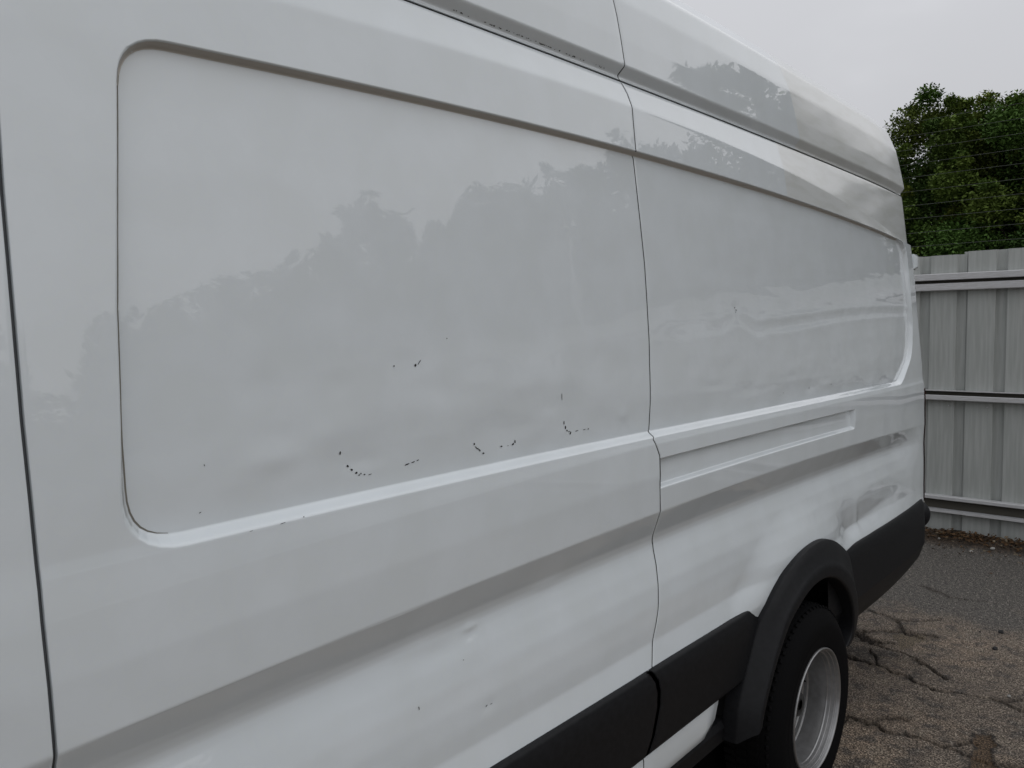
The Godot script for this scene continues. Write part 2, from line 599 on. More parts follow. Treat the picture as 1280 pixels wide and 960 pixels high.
func ground_at(x: float, z: float) -> Array:
	# [height, colour]
	var y := 0.006 * fine.get_noise_2d(x * 90.0, z * 90.0) + 0.0035 * fine.get_noise_2d(x * 500.0 + 77.0, z * 500.0)
	var n1 := fine.get_noise_2d(x * 60.0 + 300.0, z * 60.0)
	var n2 := fine.get_noise_2d(x * 240.0, z * 240.0 + 90.0)
	# the finest grain is laid only where the sheet is fine enough to hold it
	var near := (1.0 - smoothstep(0.7, 1.2, absf(z))) * smoothstep(2.6, 3.0, x) * (1.0 - smoothstep(7.4, 7.8, x))
	var n3 := fine.get_noise_2d(x * 3400.0, z * 3400.0 - 20.0) * lerpf(0.15, 1.0, near)
	var grey := Color(0.335, 0.275, 0.220)
	var tanc := Color(0.48, 0.375, 0.28)
	var c := grey.lerp(tanc, clampf(0.40 + 1.7 * n1 + 1.5 * n2, 0.0, 1.0) * (1.0 - smoothstep(4.7, 5.6, x + 0.4 * n1)))
	var n4 := fine.get_noise_2d(x * 700.0 - 60.0, z * 700.0 + 500.0) * lerpf(0.5, 1.0, near)
	c = c.lerp(Color(0.15, 0.135, 0.12), clampf(2.6 * n4 - 0.35, 0.0, 0.75))
	c = c.lerp(Color(0.44, 0.37, 0.29), clampf(-2.6 * n4 - 0.45, 0.0, 0.6))
	# beyond the repaired edge the surface is plain dark asphalt
	c = c.lerp(Color(0.225, 0.208, 0.186), smoothstep(4.6, 5.4, x + 0.5 * n2))
	# darker strip across the ground beside the wheel
	var dark_strip := exp(-pow((x - 4.22 + 0.1 * n2) / 0.13, 2)) * (1.0 - smoothstep(-0.25, 0.25, z + 0.3 * n2))
	c = c.lerp(Color(0.055, 0.048, 0.042), 0.75 * dark_strip)
	c *= 1.0 + 0.8 * n3
	# light scratches and pale aggregate
	if n3 > 0.42: c = c.lerp(Color(0.55, 0.50, 0.42), 0.45)
	var p := Vector2(x, z)
	if x > 1.0 and x < 5.8 and z > -1.0 and z < 2.7:
		var jit := 0.022 * fine.get_noise_2d(x * 900.0, z * 900.0 + 400.0)
		var jat := 0.035 * fine.get_noise_2d(x * 260.0 + 50.0, z * 260.0)
		var q := p + Vector2(jit + jat, jit * 0.7 - jat * 0.4)
		for cr in CRACKS:
			var best := 1e9
			for k in cr.size() - 1:
				var a := Vector2(cr[k][0], cr[k][1])
				var b := Vector2(cr[k + 1][0], cr[k + 1][1])
				var e := b - a
				var t := clampf((q - a).dot(e) / e.length_squared(), 0.0, 1.0)
				best = minf(best, (q - a - e * t).length())
			if best < 0.09:
				var w: float = 0.0055 + 0.016 * fine.get_noise_2d(x * 300.0, z * 300.0 - 200.0) + 0.012 * n3
				var k := 1.0 - smoothstep(maxf(w, 0.002) * 0.5, maxf(w, 0.002) + 0.0065, best)
				y -= 0.020 * k
				c = c.lerp(Color(0.03, 0.024, 0.018), 0.88 * k)
				c = c.lerp(Color(0.09, 0.07, 0.052), 0.45 * (1.0 - smoothstep(0.01, 0.06, best)) * clampf(0.5 + 2.0 * n2, 0.0, 1.0))
		if x > 3.2 and x < 3.8 and z > 0.3 and z < 0.6:
			if Geometry2D.is_point_in_polygon(q, PATCH):
				c = Color(0.20, 0.135, 0.082) * (1.0 + 0.3 * n3)
				y -= 0.008
			else:
				for k in PATCH.size():
					var g := Geometry2D.get_closest_point_to_segment(q, PATCH[k], PATCH[(k + 1) % PATCH.size()])
					if g.distance_to(q) < 0.012: c = c.lerp(Color(0.025, 0.02, 0.016), 0.7)
		if x > 4.3 and x < 4.8 and z < 0.1 and z > -0.3 and Geometry2D.is_point_in_polygon(q, TAN):
			c = c.lerp(Color(0.25, 0.20, 0.13), 0.7)
	# soil and rotted leaves gathered along the foot of the fence
	var band := smoothstep(6.60, 6.78, x + 0.16 * n2 + 0.05 * n3) * (1.0 - smoothstep(7.4, 7.7, x))
	c = c.lerp(Color(0.08, 0.052, 0.03) * (1.0 + 1.6 * n3), band)
	y += 0.025 * band * (1.0 + 1.5 * n2)
	if x > 7.3:
		c = c.lerp(Color(0.04, 0.05, 0.02), smoothstep(7.3, 8.0, x))
	return [y, Color(maxf(c.r, 0.008), maxf(c.g, 0.008), maxf(c.b, 0.008))]

func ground() -> void:
	var xs := steps([-900.0, [-100.0, 200.0], [-20.0, 10.0], [-5.0, 1.0], [-1.5, 0.12], [2.9, 0.045], [4.4, 0.0075], [5.6, 0.011], [7.4, 0.016], [9.0, 0.2], [30.0, 2.0], [100.0, 10.0], [900.0, 200.0]])
	var zs := steps([-900.0, [-100.0, 200.0], [-20.0, 10.0], [-2.0, 0.6], [-0.75, 0.05], [0.75, 0.0075], [3.2, 0.035], [6.0, 0.12], [30.0, 2.0], [100.0, 10.0], [900.0, 200.0]])
	var pts := PackedVector3Array()
	var cols := PackedColorArray()
	# rows run towards -Z so that the sheet faces up
	for j in zs.size():
		var z := zs[zs.size() - 1 - j]
		for x in xs:
			var g := ground_at(x, z)
			pts.append(Vector3(x, g[0], z))
			cols.append(g[1])
	var o := obj("ground", grid_mesh(pts, xs.size(), zs.size(), -1, 0, Rect2(), false, cols), M.ground)
	tag(o, "cracked and patched old asphalt of the yard", "", "", "structure")

# ------------------------------------------------------------------ fence
const FX := 7.12

func fence() -> void:
	var t := thing("metal_fence", "grey corrugated sheet metal fence with three steel rails behind the van", "fence", Vector3(FX, 0, 0))
	var wide := 0.81
	var z := -0.425 - wide * 10.0
	var k := 0
	var last := -1.0
	while z < 17.0:
		# three pans and three pressed ribs that point away from the yard
		var line := PackedVector2Array()
		for r in 3:
			var a := 0.27 * r
			line.append_array(PackedVector2Array([Vector2(a + 0.0, 0.034), Vector2(a + 0.026, 0.034), Vector2(a + 0.034, 0.002), Vector2(a + 0.040, 0.0), Vector2(a + 0.100, 0.0), Vector2(a + 0.104, -0.002), Vector2(a + 0.116, -0.002), Vector2(a + 0.120, 0.0), Vector2(a + 0.225, 0.0), Vector2(a + 0.229, 0.002), Vector2(a + 0.236, 0.034)]))
		line.append(Vector2(0.829, 0.034))
		var top := 2.245 + rng.randf_range(-0.012, 0.012)
		if z > -0.5 and z < -0.3: top = 2.262
		elif z > -1.3 and z < -0.9: top = 2.243
		var lean := rng.randf_range(-0.004, 0.004)
		var step_back := 0.0025 if k % 2 == 0 else 0.0
		var s := []
		for yy in [0.015, 0.25, 0.7, 1.15, 1.6, 2.0, top]:
			var row := []
			for p in line: row.append(Vector3(p.y + step_back + lean * sin(yy * 2.0), yy, p.x + lean * yy))
			s.append(row)
		# i along height, j along z: outward is -X
		obj("metal_sheet", loft(s, false, true), M.sheet, t, Vector3(0, 0, z))
		for b in 3:
			for hy in [2.07, 1.13, 0.25]:
				if z > -2.0 and z < 3.0:
					var screw := lathe(PackedVector2Array([Vector2(0.0, 0.006), Vector2(0.005, 0.005), Vector2(0.007, 0.001), Vector2(0.007, -0.001)]), 6)
					var sc := obj("screw", screw, M.rail, t, Vector3(-0.002, hy - 0.09, z + 0.19 + 0.27 * b))
					sc.rotation.y = -PI / 2
		z += wide
		k += 1
	# rails: folded steel channels on the yard side, in lengths that butt end to end
	var C_top := PackedVector2Array([Vector2(-0.001, 2.095), Vector2(-0.062, 2.095), Vector2(-0.066, 2.090), Vector2(-0.066, 2.046), Vector2(-0.060, 2.042), Vector2(-0.060, 2.090), Vector2(-0.004, 2.090), Vector2(-0.004, 1.966), Vector2(-0.056, 1.966), Vector2(-0.056, 2.018), Vector2(-0.064, 2.014), Vector2(-0.064, 1.966), Vector2(-0.060, 1.961), Vector2(-0.001, 1.961)])
	var C_mid := PackedVector2Array([Vector2(-0.001, 1.165), Vector2(-0.060, 1.165), Vector2(-0.060, 1.160), Vector2(-0.004, 1.160), Vector2(-0.004, 1.092), Vector2(-0.058, 1.092), Vector2(-0.058, 1.124), Vector2(-0.062, 1.128), Vector2(-0.066, 1.124), Vector2(-0.066, 1.092), Vector2(-0.062, 1.087), Vector2(-0.001, 1.087)])
	var C_low := PackedVector2Array([Vector2(-0.001, 0.312), Vector2(-0.060, 0.312), Vector2(-0.066, 0.307), Vector2(-0.066, 0.285), Vector2(-0.060, 0.281), Vector2(-0.060, 0.306), Vector2(-0.004, 0.306), Vector2(-0.004, 0.184), Vector2(-0.058, 0.184), Vector2(-0.058, 0.200), Vector2(-0.063, 0.200), Vector2(-0.063, 0.179), Vector2(-0.001, 0.179)])
	for sec in [C_top, C_mid, C_low]:
		var a := -8.6
		while a < 17.0:
			var sag := 0.0
			obj("rail", prism(sec, Vector3.RIGHT, Vector3.UP, Vector3.BACK, Vector3.ZERO, a, a + 6.098), M.rail, t)
			a += 6.1
	for w in [[2.017, 2.047, 0.0045], [1.121, 1.158, 0.0045], [0.201, 0.284, 0.0045]]:  # added dark strips that stand for the shade within the open channels
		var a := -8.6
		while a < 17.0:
			obj("channel_shade_strip", prism(PackedVector2Array([Vector2(-0.0075, w[0]), Vector2(-w[2], w[0]), Vector2(-w[2], w[1]), Vector2(-0.0075, w[1])]), Vector3.RIGHT, Vector3.UP, Vector3.BACK, Vector3.ZERO, a + 0.002, a + 6.096), M.channel_shade, t)
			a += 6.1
	# posts stand on the far side
	var pz := -8.2
	while pz < 17.0:
		obj("post", box(Vector3(0.06, 2.2, 0.06)), M.rail, t, Vector3(0.085, 1.1, pz))
		pz += 2.9

func wires() -> void:
	var t := thing("wire_fence", "tall security fence of thin wire strands above the sheet fence", "wire fence", Vector3(7.62, 0, 0))
	for k in 21:
		var y := 1.06 + 0.1195 * k
		var prev := Vector3(0, y, -9.0)
		var s := []
		var z := -9.0
		while z <= 18.01:
			var f := fposmod(z + 9.0, 4.5) / 4.5
			var c := Vector3(0, y - 0.012 * 4.0 * f * (1.0 - f) * (0.5 + 0.5 * sin(k * 2.3)), z)
			var ring := []
			for e in 5: ring.append(c + Vector3(cos(TAU * e / 5.0), sin(TAU * e / 5.0), 0) * 0.0016)
			s.append(ring)
			z += 0.75
		obj("wire_strand", loft(s, true), M.wire, t)
	var pz := -9.0
	while pz < 18.5:
		obj("post", tube(Vector3(0.04, 0, pz), Vector3(0.04, 3.42, pz), 0.03, 0.03, 10), M.rail, t)
		pz += 4.5

# ------------------------------------------------------------------ trees
func leaf_mesh(size: float) -> ArrayMesh:
	var st := SurfaceTool.new()
	st.begin(Mesh.PRIMITIVE_TRIANGLES)
	st.set_smooth_group(-1)
	var a := Vector3(0, 0, 0)
	var b := Vector3(0.30, 0.05, 0.45) * size
	var c := Vector3(0, -0.04, 1.0) * size
	var d := Vector3(-0.30, 0.05, 0.45) * size
	tri(st, a, c, b)
	tri(st, a, d, c)
	st.generate_normals()
	return st.commit()

func tree(label: String, at: Vector3, high: float, wide: float, leaves: int, leaf: float, tone: Color, group := "", blobs := 34) -> void:
	var t := thing("tree", label, "tree", at, group)
	var trunk_top := Vector3(rng.randf_range(-0.2, 0.2), high * 0.55, rng.randf_range(-0.2, 0.2))
	obj("trunk", tube(Vector3.ZERO, trunk_top, 0.05 * sqrt(high) + 0.03, 0.05, 9), M.bark, t)
	var me := leaf_mesh(leaf)
	var xf := []
	var cols := PackedColorArray()
	var mid := Vector3(0, high * 0.52, 0)
	var ry := high * 0.48
	# boughs carry uneven tufts of leaves; gaps stay open between the outer ones
	var tufts := []
	for k in blobs:
		var up := 1.0 - 2.0 * (k + 0.5) / blobs
		var th := k * 2.39996 + rng.randf_range(-0.3, 0.3)
		var rr := sqrt(1.0 - up * up)
		var f := rng.randf_range(0.62, 0.92)
		var p := mid + Vector3(cos(th) * rr * wide * f, up * ry * f, sin(th) * rr * wide * f)
		var size := wide * rng.randf_range(0.20, 0.36)
		tufts.append([p, size, rng.randf_range(0.55, 1.45), rng.randf_range(-0.15, 0.4)])
		if k % 3 == 0: obj("branch", tube(trunk_top * rng.randf_range(0.4, 0.98), p, 0.04, 0.01, 6), M.bark, t)
		# twigs that break the outline
		for e in 3:
			var d := Vector3(rng.randfn(), 0.7 + absf(rng.randfn()) * 0.6, rng.randfn()).normalized()
			if p.y + d.y * size < high * 1.02: tufts.append([p + d * size * rng.randf_range(0.9, 1.3), size * rng.randf_range(0.25, 0.45), rng.randf_range(0.8, 1.5), rng.randf_range(0.0, 0.5)])
	var weight := 0.0
	for u in tufts: weight += u[1] * u[1]
	weight *= 1.25
	for l in leaves:
		var q: Vector3
		var shade := 0.75
		var yellow := 0.0
		if l < leaves / 5:
			var d := Vector3(rng.randfn(), rng.randfn(), rng.randfn()).normalized() * pow(rng.randf(), 0.5) * 0.72
			q = mid + Vector3(d.x * wide, d.y * ry, d.z * wide)
		else:
			var u = tufts[rng.randi() % tufts.size()]
			# large tufts get more leaves
			while rng.randf() > (u[1] * u[1]) / (wide * wide * 0.13): u = tufts[rng.randi() % tufts.size()]
			var d := Vector3(rng.randfn(), rng.randfn() * 0.8, rng.randfn())
			if d.length() > 2.0: d = d.normalized() * rng.randf_range(0.5, 2.0)
			q = u[0] + d * u[1] * 0.5
			shade = u[2]
			yellow = u[3]
		if q.y < 0.1: q.y = 0.1 + rng.randf() * 0.5
		var b := Basis.from_euler(Vector3(rng.randf_range(-1.2, 0.4), rng.randf() * TAU, rng.randf_range(-0.7, 0.7)))
		xf.append(Transform3D(b.scaled(Vector3.ONE * rng.randf_range(0.6, 1.3)), q))
		var s := shade * rng.randf_range(0.75, 1.25)
		cols.append(Color(tone.r * s * (1.0 + yellow), tone.g * s, tone.b * s * (1.0 - 0.4 * yellow)))
	var mm := MultiMesh.new()
	mm.transform_format = MultiMesh.TRANSFORM_3D
	mm.use_colors = true
	mm.mesh = me
	mm.instance_count = xf.size()
	for k in xf.size():
		mm.set_instance_transform(k, xf[k])
		mm.set_instance_color(k, cols[k])
	var f := MultiMeshInstance3D.new()
	f.name = "foliage"
	f.multimesh = mm
	f.material_override = M.leaf
	f.set_meta("kind", "stuff")
	t.add_child(f)

func trees() -> void:
	var green := Color(0.066, 0.118, 0.027)
	tree("tallest dense green tree rising beyond the fence and wires", Vector3(13.2, 0, -1.80), 5.25, 1.45, 180000, 0.052, green)
	tree("broad leafy tree beyond the fence, cut by the photo's right edge", Vector3(12.9, 0, -0.72), 5.1, 1.30, 165000, 0.052, green * 1.05)
	tree("lower bushy tree beyond the fence, right behind the van's rear corner", Vector3(14.4, 0, -3.3), 4.6, 1.3, 70000, 0.075, green * 0.95)
	tree("shorter dark bush filling the gap low between two trees beyond the fence", Vector3(14.4, 0, -1.3), 5.0, 1.7, 100000, 0.08, green * 0.8)
	# these stand beyond the far side of the yard and show in the paint
	var g := "trees round the yard that show only as reflections in the white paint"
	# [x, z, height, half width, label]
	var rows := [
		[7.41, 15.53, 4.2, 1.70, "low bush-like tree reflected at the left border of the van's long pressed field"],
		[8.35, 14.57, 4.6, 1.50, "second tree of the reflected row from the field's left border, a little taller"],
		[9.71, 14.42, 5.2, 1.60, "third tree of the reflected row from the field's left border"],
		[10.38, 13.19, 5.6, 1.50, "tree reflected just left of the narrow spire"],
		[11.13, 12.35, 7.1, 0.85, "narrow spire of a tree standing above its neighbours in the reflected row"],
		[12.67, 12.68, 6.2, 1.50, "tree reflected just right of the narrow spire"],
		[12.95, 11.39, 6.4, 1.50, "second round tree right of the spire in the reflected row"],
		[14.51, 11.48, 7.3, 1.60, "third round tree right of the spire, taller than those before it"],
		[14.68, 9.93, 7.4, 1.70, "broad tree reflected in the long field, a little left of the middle seam"],
		[15.79, 9.15, 8.0, 1.80, "broad tall tree whose reflection meets the van's middle seam"],
		[16.12, 7.85, 7.6, 1.60, "tree reflected on the rear quarter, close behind the middle seam"],
		[17.93, 7.67, 8.0, 1.75, "thin-topped tree reflected on the rear quarter, second behind the middle seam"],
		[16.94, 6.17, 9.8, 1.85, "tallest reflected tree, its top showing on the van's roof above the rail"],
		[18.74, 5.61, 9.1, 1.75, "second tallest reflected tree, on the roof close to the dusty part"],
		[18.78, 4.41, 6.9, 1.50, "last tree of the reflected row, low on the dusty rear end"],
		[20.5, 2.4, 6.6, 1.9, "tree just past the fence whose reflection ends the row at the field's rear edge"],
		[3.6, 16.6, 3.75, 2.3, "low wide bush reflected in the plain panel between cab door and field"],
		[-0.5, 17.0, 3.6, 2.7, "low wide bush of the hedge opposite the van's cab door"],
		[-5.6, 17.3, 3.9, 3.0, "last and widest low bush, opposite the van's nose"]]
	for r in rows:
		tree(r[4], Vector3(r[0], 0, r[1]), r[2], r[3], int(4200 * r[3] * r[2] / 4.0), 0.21, green * rng.randf_range(0.55, 0.8), g, 26)

# ------------------------------------------------------------------ van
func van() -> void:
	OUT = soften(PackedVector2Array([Vector2(0.55, -0.012), Vector2(0.8, 0.004), Vector2(0.885, 0.007), Vector2(0.951, -0.0065), Vector2(0.957, -0.0072), Vector2(1, -0.006), Vector2(1.05, -0.0075), Vector2(1.1, -0.0135), Vector2(1.15, -0.025), Vector2(1.19, -0.0385), Vector2(1.203, -0.0415), Vector2(1.215, -0.0405), Vector2(1.232, -0.035), Vector2(1.303, 0), Vector2(1.4, 0.003), Vector2(1.488, 0), Vector2(1.502, -0.004), Vector2(1.52, -0.006), Vector2(1.6, -0.0075), Vector2(1.75, -0.0145), Vector2(1.9, -0.0235), Vector2(2.06, -0.0345), Vector2(2.24, -0.0495), Vector2(2.366, -0.0615), Vector2(2.42, -0.083), Vector2(2.4335, -0.0895), Vector2(2.447, -0.0955), Vector2(2.449, -0.0945), Vector2(2.469, -0.074), Vector2(2.471, -0.0735), Vector2(2.538, -0.0795), Vector2(2.64, -0.0915), Vector2(2.72, -0.112), Vector2(2.77, -0.15), Vector2(2.805, -0.2), Vector2(2.83, -0.28), Vector2(2.845, -0.4), Vector2(2.858, -0.7), Vector2(2.866, -1.03)]), 0.0015, 0.0045)
	ARCH = PackedVector2Array([Vector2(2.2, 0.80), Vector2(2.42, 0.80), Vector2(2.50, 0.86), Vector2(2.60, 0.915), Vector2(2.70, 0.94), Vector2(2.80, 0.948), Vector2(2.90, 0.94), Vector2(3.0, 0.915), Vector2(3.12, 0.85), Vector2(3.18, 0.80), Vector2(3.4, 0.80)])
	# outline of the pressed-in field with rounded corners
	var corners := [[0.453, 1.512, 0.085], [4.03, 1.512, 0.16], [4.228, 1.66, 0.20], [4.25, 1.80, 0.3], [4.225, 2.248, 0.11], [0.496, 2.248, 0.075], [0.4665, 1.86, 0.3]]
	RECESS = PackedVector2Array()
	var n := corners.size()
	for k in n:
		var p := Vector2(corners[k][0], corners[k][1])
		var a := (Vector2(corners[(k + n - 1) % n][0], corners[(k + n - 1) % n][1]) - p).normalized()
		var b := (Vector2(corners[(k + 1) % n][0], corners[(k + 1) % n][1]) - p).normalized()
		var half := acos(clampf(a.dot(b), -1, 1)) / 2.0
		var cut: float = minf(corners[k][2] / tan(half), 0.13)
		for e in 9:
			var s := e / 8.0
			RECESS.append((p + a * cut).lerp(p, s).lerp(p.lerp(p + b * cut, s), s))
	RIDGE = PackedVector2Array([Vector2(1.87, 1.815), Vector2(2.24, 1.82), Vector2(2.34, 1.843), Vector2(2.36, 1.845), Vector2(2.5, 1.812), Vector2(2.85, 1.833), Vector2(3.35, 1.87), Vector2(4.14, 1.905)])
	LOBE = PackedVector2Array([Vector2(3.1, 1.02), Vector2(3.19, 1.075), Vector2(3.27, 1.092), Vector2(3.36, 1.082), Vector2(3.43, 1.066), Vector2(3.50, 1.072), Vector2(3.65, 1.10), Vector2(3.85, 1.098), Vector2(4.15, 1.045)])
	DENTS = [
		[0.93, 1.60, 0.10, 0.05, -0.0032], [1.22, 1.59, 0.07, 0.05, -0.0028], [1.51, 1.60, 0.05, 0.06, -0.0028], [1.10, 1.66, 0.16, 0.06, 0.0022], [1.40, 1.69, 0.12, 0.05, 0.0018],
		[0.99, 1.745, 0.05, 0.02, -0.0012], [0.69, 1.60, 0.05, 0.02, 0.0012], [0.68, 1.79, 0.04, 0.03, 0.0009], [1.62, 1.63, 0.04, 0.04, 0.0015], [1.72, 1.70, 0.06, 0.03, -0.0014],
		[1.147, 1.195, 0.020, 0.008, 0.0030], [1.143, 1.180, 0.025, 0.012, -0.0025], [1.06, 1.17, 0.06, 0.018, -0.0030], [1.00, 1.20, 0.06, 0.014, 0.0020], [1.40, 1.215, 0.05, 0.012, 0.0018], [1.13, 1.09, 0.10, 0.06, -0.0016], [1.166, 1.024, 0.02, 0.01, -0.0015],
		[2.355, 1.848, 0.03, 0.02, -0.003], [2.94, 1.565, 0.05, 0.02, -0.002], [3.12, 1.565, 0.06, 0.015, 0.002], [2.45, 1.60, 0.2, 0.03, -0.002],
		[2.377, 0.965, 0.09, 0.035, -0.0045], [2.20, 1.02, 0.16, 0.06, -0.003]]
	# the lower half of the field is beaten about by cargo
	var beat := RandomNumberGenerator.new()
	beat.seed = 19
	for k in 34:
		var dx := beat.randf_range(0.62, 1.78)
		var dv := 1.56 + 0.17 * pow(beat.randf(), 1.6)
		DENTS.append([dx, dv, beat.randf_range(0.022, 0.060), beat.randf_range(0.014, 0.034), beat.randf_range(0.0005, 0.0013) * (1.0 if beat.randf() < 0.45 else -1.0)])
	for k in 10: DENTS.append([beat.randf_range(1.9, 3.4), beat.randf_range(1.56, 1.80), beat.randf_range(0.04, 0.10), beat.randf_range(0.012, 0.025), beat.randf_range(0.0006, 0.0014) * (1.0 if k % 2 == 0 else -1.0)])
	var seamL := PackedVector2Array([Vector2(0.6, 0.352), Vector2(1.10, 0.354), Vector2(1.24, 0.353), Vector2(1.456, 0.346), Vector2(1.58, 0.3425), Vector2(1.72, 0.339), Vector2(2.02, 0.3375), Vector2(2.45, 0.345)])
	var seamM := PackedVector2Array([Vector2(0.60, 1.785), Vector2(0.885, 1.782), Vector2(1.03, 1.836), Vector2(1.12, 1.852), Vector2(1.20, 1.866), Vector2(1.30, 1.838), Vector2(1.379, 1.832), Vector2(1.454, 1.833), Vector2(1.500, 1.808), Vector2(1.523, 1.829), Vector2(1.772, 1.837), Vector2(1.962, 1.835), Vector2(2.236, 1.815), Vector2(2.255, 1.803), Vector2(2.30, 1.803), Vector2(2.40, 1.803), Vector2(2.434, 1.793)])
	var seamR := PackedVector2Array([Vector2(2.434, 1.793), Vector2(2.449, 1.786), Vector2(2.470, 1.789), Vector2(2.593, 1.772), Vector2(2.64, 1.760), Vector2(2.75, 1.735), Vector2(2.9, 1.70)])
	var rear := PackedVector2Array([Vector2(0.5, 4.46), Vector2(0.88, 4.47), Vector2(1.30, 4.475), Vector2(1.50, 4.44), Vector2(1.80, 4.375), Vector2(2.17, 4.34), Vector2(2.444, 4.29), Vector2(2.545, 4.235), Vector2(2.64, 4.185), Vector2(2.70, 4.13), Vector2(2.77, 4.05), Vector2(2.83, 3.98), Vector2(2.9, 3.95)])
	var off := func(t: PackedVector2Array, d: float) -> PackedVector2Array:
		var r := PackedVector2Array()
		for p in t: r.append(p + Vector2(0, d))
		return r
	var V := thing("cargo_van", "tall white cargo van with dented, scratched left side and dual rear wheels", "van", DROP)
	var vs := steps([0.80, [0.885, 0.012], [0.948, 0.006], [0.962, 0.002], [1.16, 0.0085], [1.292, 0.004], [1.312, 0.0015], [1.362, 0.006], [1.380, 0.0018], [1.440, 0.006], [1.450, 0.001], [1.482, 0.005], [1.530, 0.0014], [1.62, 0.003], [2.15, 0.0075], [2.233, 0.004], [2.264, 0.0013], [2.35, 0.008], [2.38, 0.004], [2.4315, 0.004]])
	# front side panel, between the cab door and the middle seam
	obj("side_panel", panel(steps([0.35, [0.44, 0.007], [0.54, 0.002], [0.62, 0.004], [1.83, 0.0058]]), vs, off.call(seamL, 0.0038), off.call(seamM, -0.0036), 0.35, 1.83), M.paint, V)
	# rear quarter panel
	var q := obj("rear_quarter_panel", panel(steps([1.83, [2.2, 0.008], [2.5, 0.0065], [3.32, 0.0085], [3.36, 0.003], [3.95, 0.008], [4.30, 0.004], [4.43, 0.01]]), vs, off.call(seamM, 0.0036), rear, 1.83, 4.43, [true, false, true, true], 2.84, 2.256), null, V)
	q.material_override = null
	q.mesh.surface_set_material(0, M.paint)
	q.mesh.surface_set_material(1, M.dusty)
	# the roof in two lengths
	var rv := steps([2.4390, [2.475, 0.0016], [2.53, 0.006], [2.55, 0.003], [2.74, 0.008], [2.866, 0.004]])
	var far_front := PackedVector2Array([Vector2(2.4, -1.0), Vector2(2.9, -0.8)])
	obj("roof_panel", panel(steps([-0.9, [0.8, 0.05], [1.78, 0.014]]), rv, far_front, off.call(seamR, -0.0033), -0.9, 1.78, [false, true, true, false]), M.paint, V)
	var r2 := obj("roof_panel", panel(steps([1.78, [4.20, 0.014]]), rv, off.call(seamR, 0.0033), rear, 1.78, 4.20, [true, false, true, false], 2.90, 2.0), null, V)
	r2.material_override = null
	r2.mesh.surface_set_material(0, M.paint)
	r2.mesh.surface_set_material(1, M.dusty)
	# cab door in front of the seam, its window and handle
	var dv := steps([0.60, [1.27, 0.02], [1.32, 0.004], [1.42, 0.02], [1.50, 0.004], [2.4315, 0.02]])
	var win := Rect2(-0.72, 1.60, 0.80, 0.56)
	var door := obj("cab_door", panel(steps([-0.85, [0.2, 0.02], [0.34, 0.006]]), dv, PackedVector2Array([Vector2(0.6, -0.85), Vector2(2.5, -0.85)]), off.call(seamL, -0.0038), -0.85, 0.34, [true, true, true, true], -1.0, 0.0, win), M.paint, V)
	obj("window_pane", prism(PackedVector2Array([Vector2(-0.745, 1.575), Vector2(0.105, 1.575), Vector2(0.105, 2.19), Vector2(-0.745, 2.19)]), Vector3.RIGHT, Vector3(0, 1, -0.0618), Vector3.BACK, Vector3(0, 0, 0.0963), -0.006, 0.0, 0.002), M.glass, door)
	obj("handle", box(Vector3(0.22, 0.045, 0.045), 0.012), M.plastic, door, Vector3(0.12, 1.36, 0.03))
	# rubber seal down the door gap
	var s := []
	for v in steps([0.6, [2.43, 0.03]]):
		var x := lut(seamL, v)
		var p := skin(x, v)
		s.append([p + Vector3(-0.006, 0, -0.012), p + Vector3(-0.002, 0, -0.0075), p + Vector3(0.002, 0, -0.0075), p + Vector3(0.006, 0, -0.012)])
	obj("door_seal", loft(s, false, true), M.seal, V)
	# black joint filler behind the open gaps
	s = []
	for v in steps([0.80, [1.28, 0.01], [1.32, 0.002], [1.49, 0.01], [1.53, 0.0015], [2.22, 0.01], [2.275, 0.0015], [2.43, 0.006]]):
		var p := skin(lut(seamM, v) - 0.006, v)
		p.x = lut(seamM, v)
		s.append([p + Vector3(-0.0036, 0, -0.0014), p + Vector3(0.0036, 0, -0.0014)])
	obj("joint_filler", loft(s, false, true), M.black, V)
	s = []
	for v in steps([2.437, [2.475, 0.002], [2.80, 0.01]]):
		var p := skin(lut(seamR, v), v)
		s.append([p + Vector3(-0.0036, 0, -0.0014), p + Vector3(0.0036, 0, -0.0014)])
	obj("joint_filler", loft(s, false, true), M.black, V)
	s = []
	for x in steps([-0.85, [4.20, 0.05]]):
		var p := skin(x, 2.4353)
		s.append([p + Vector3(0, -0.004, -0.0045), p + Vector3(0, 0.004, -0.0045)])
	obj("joint_filler", loft(s), M.black, V)
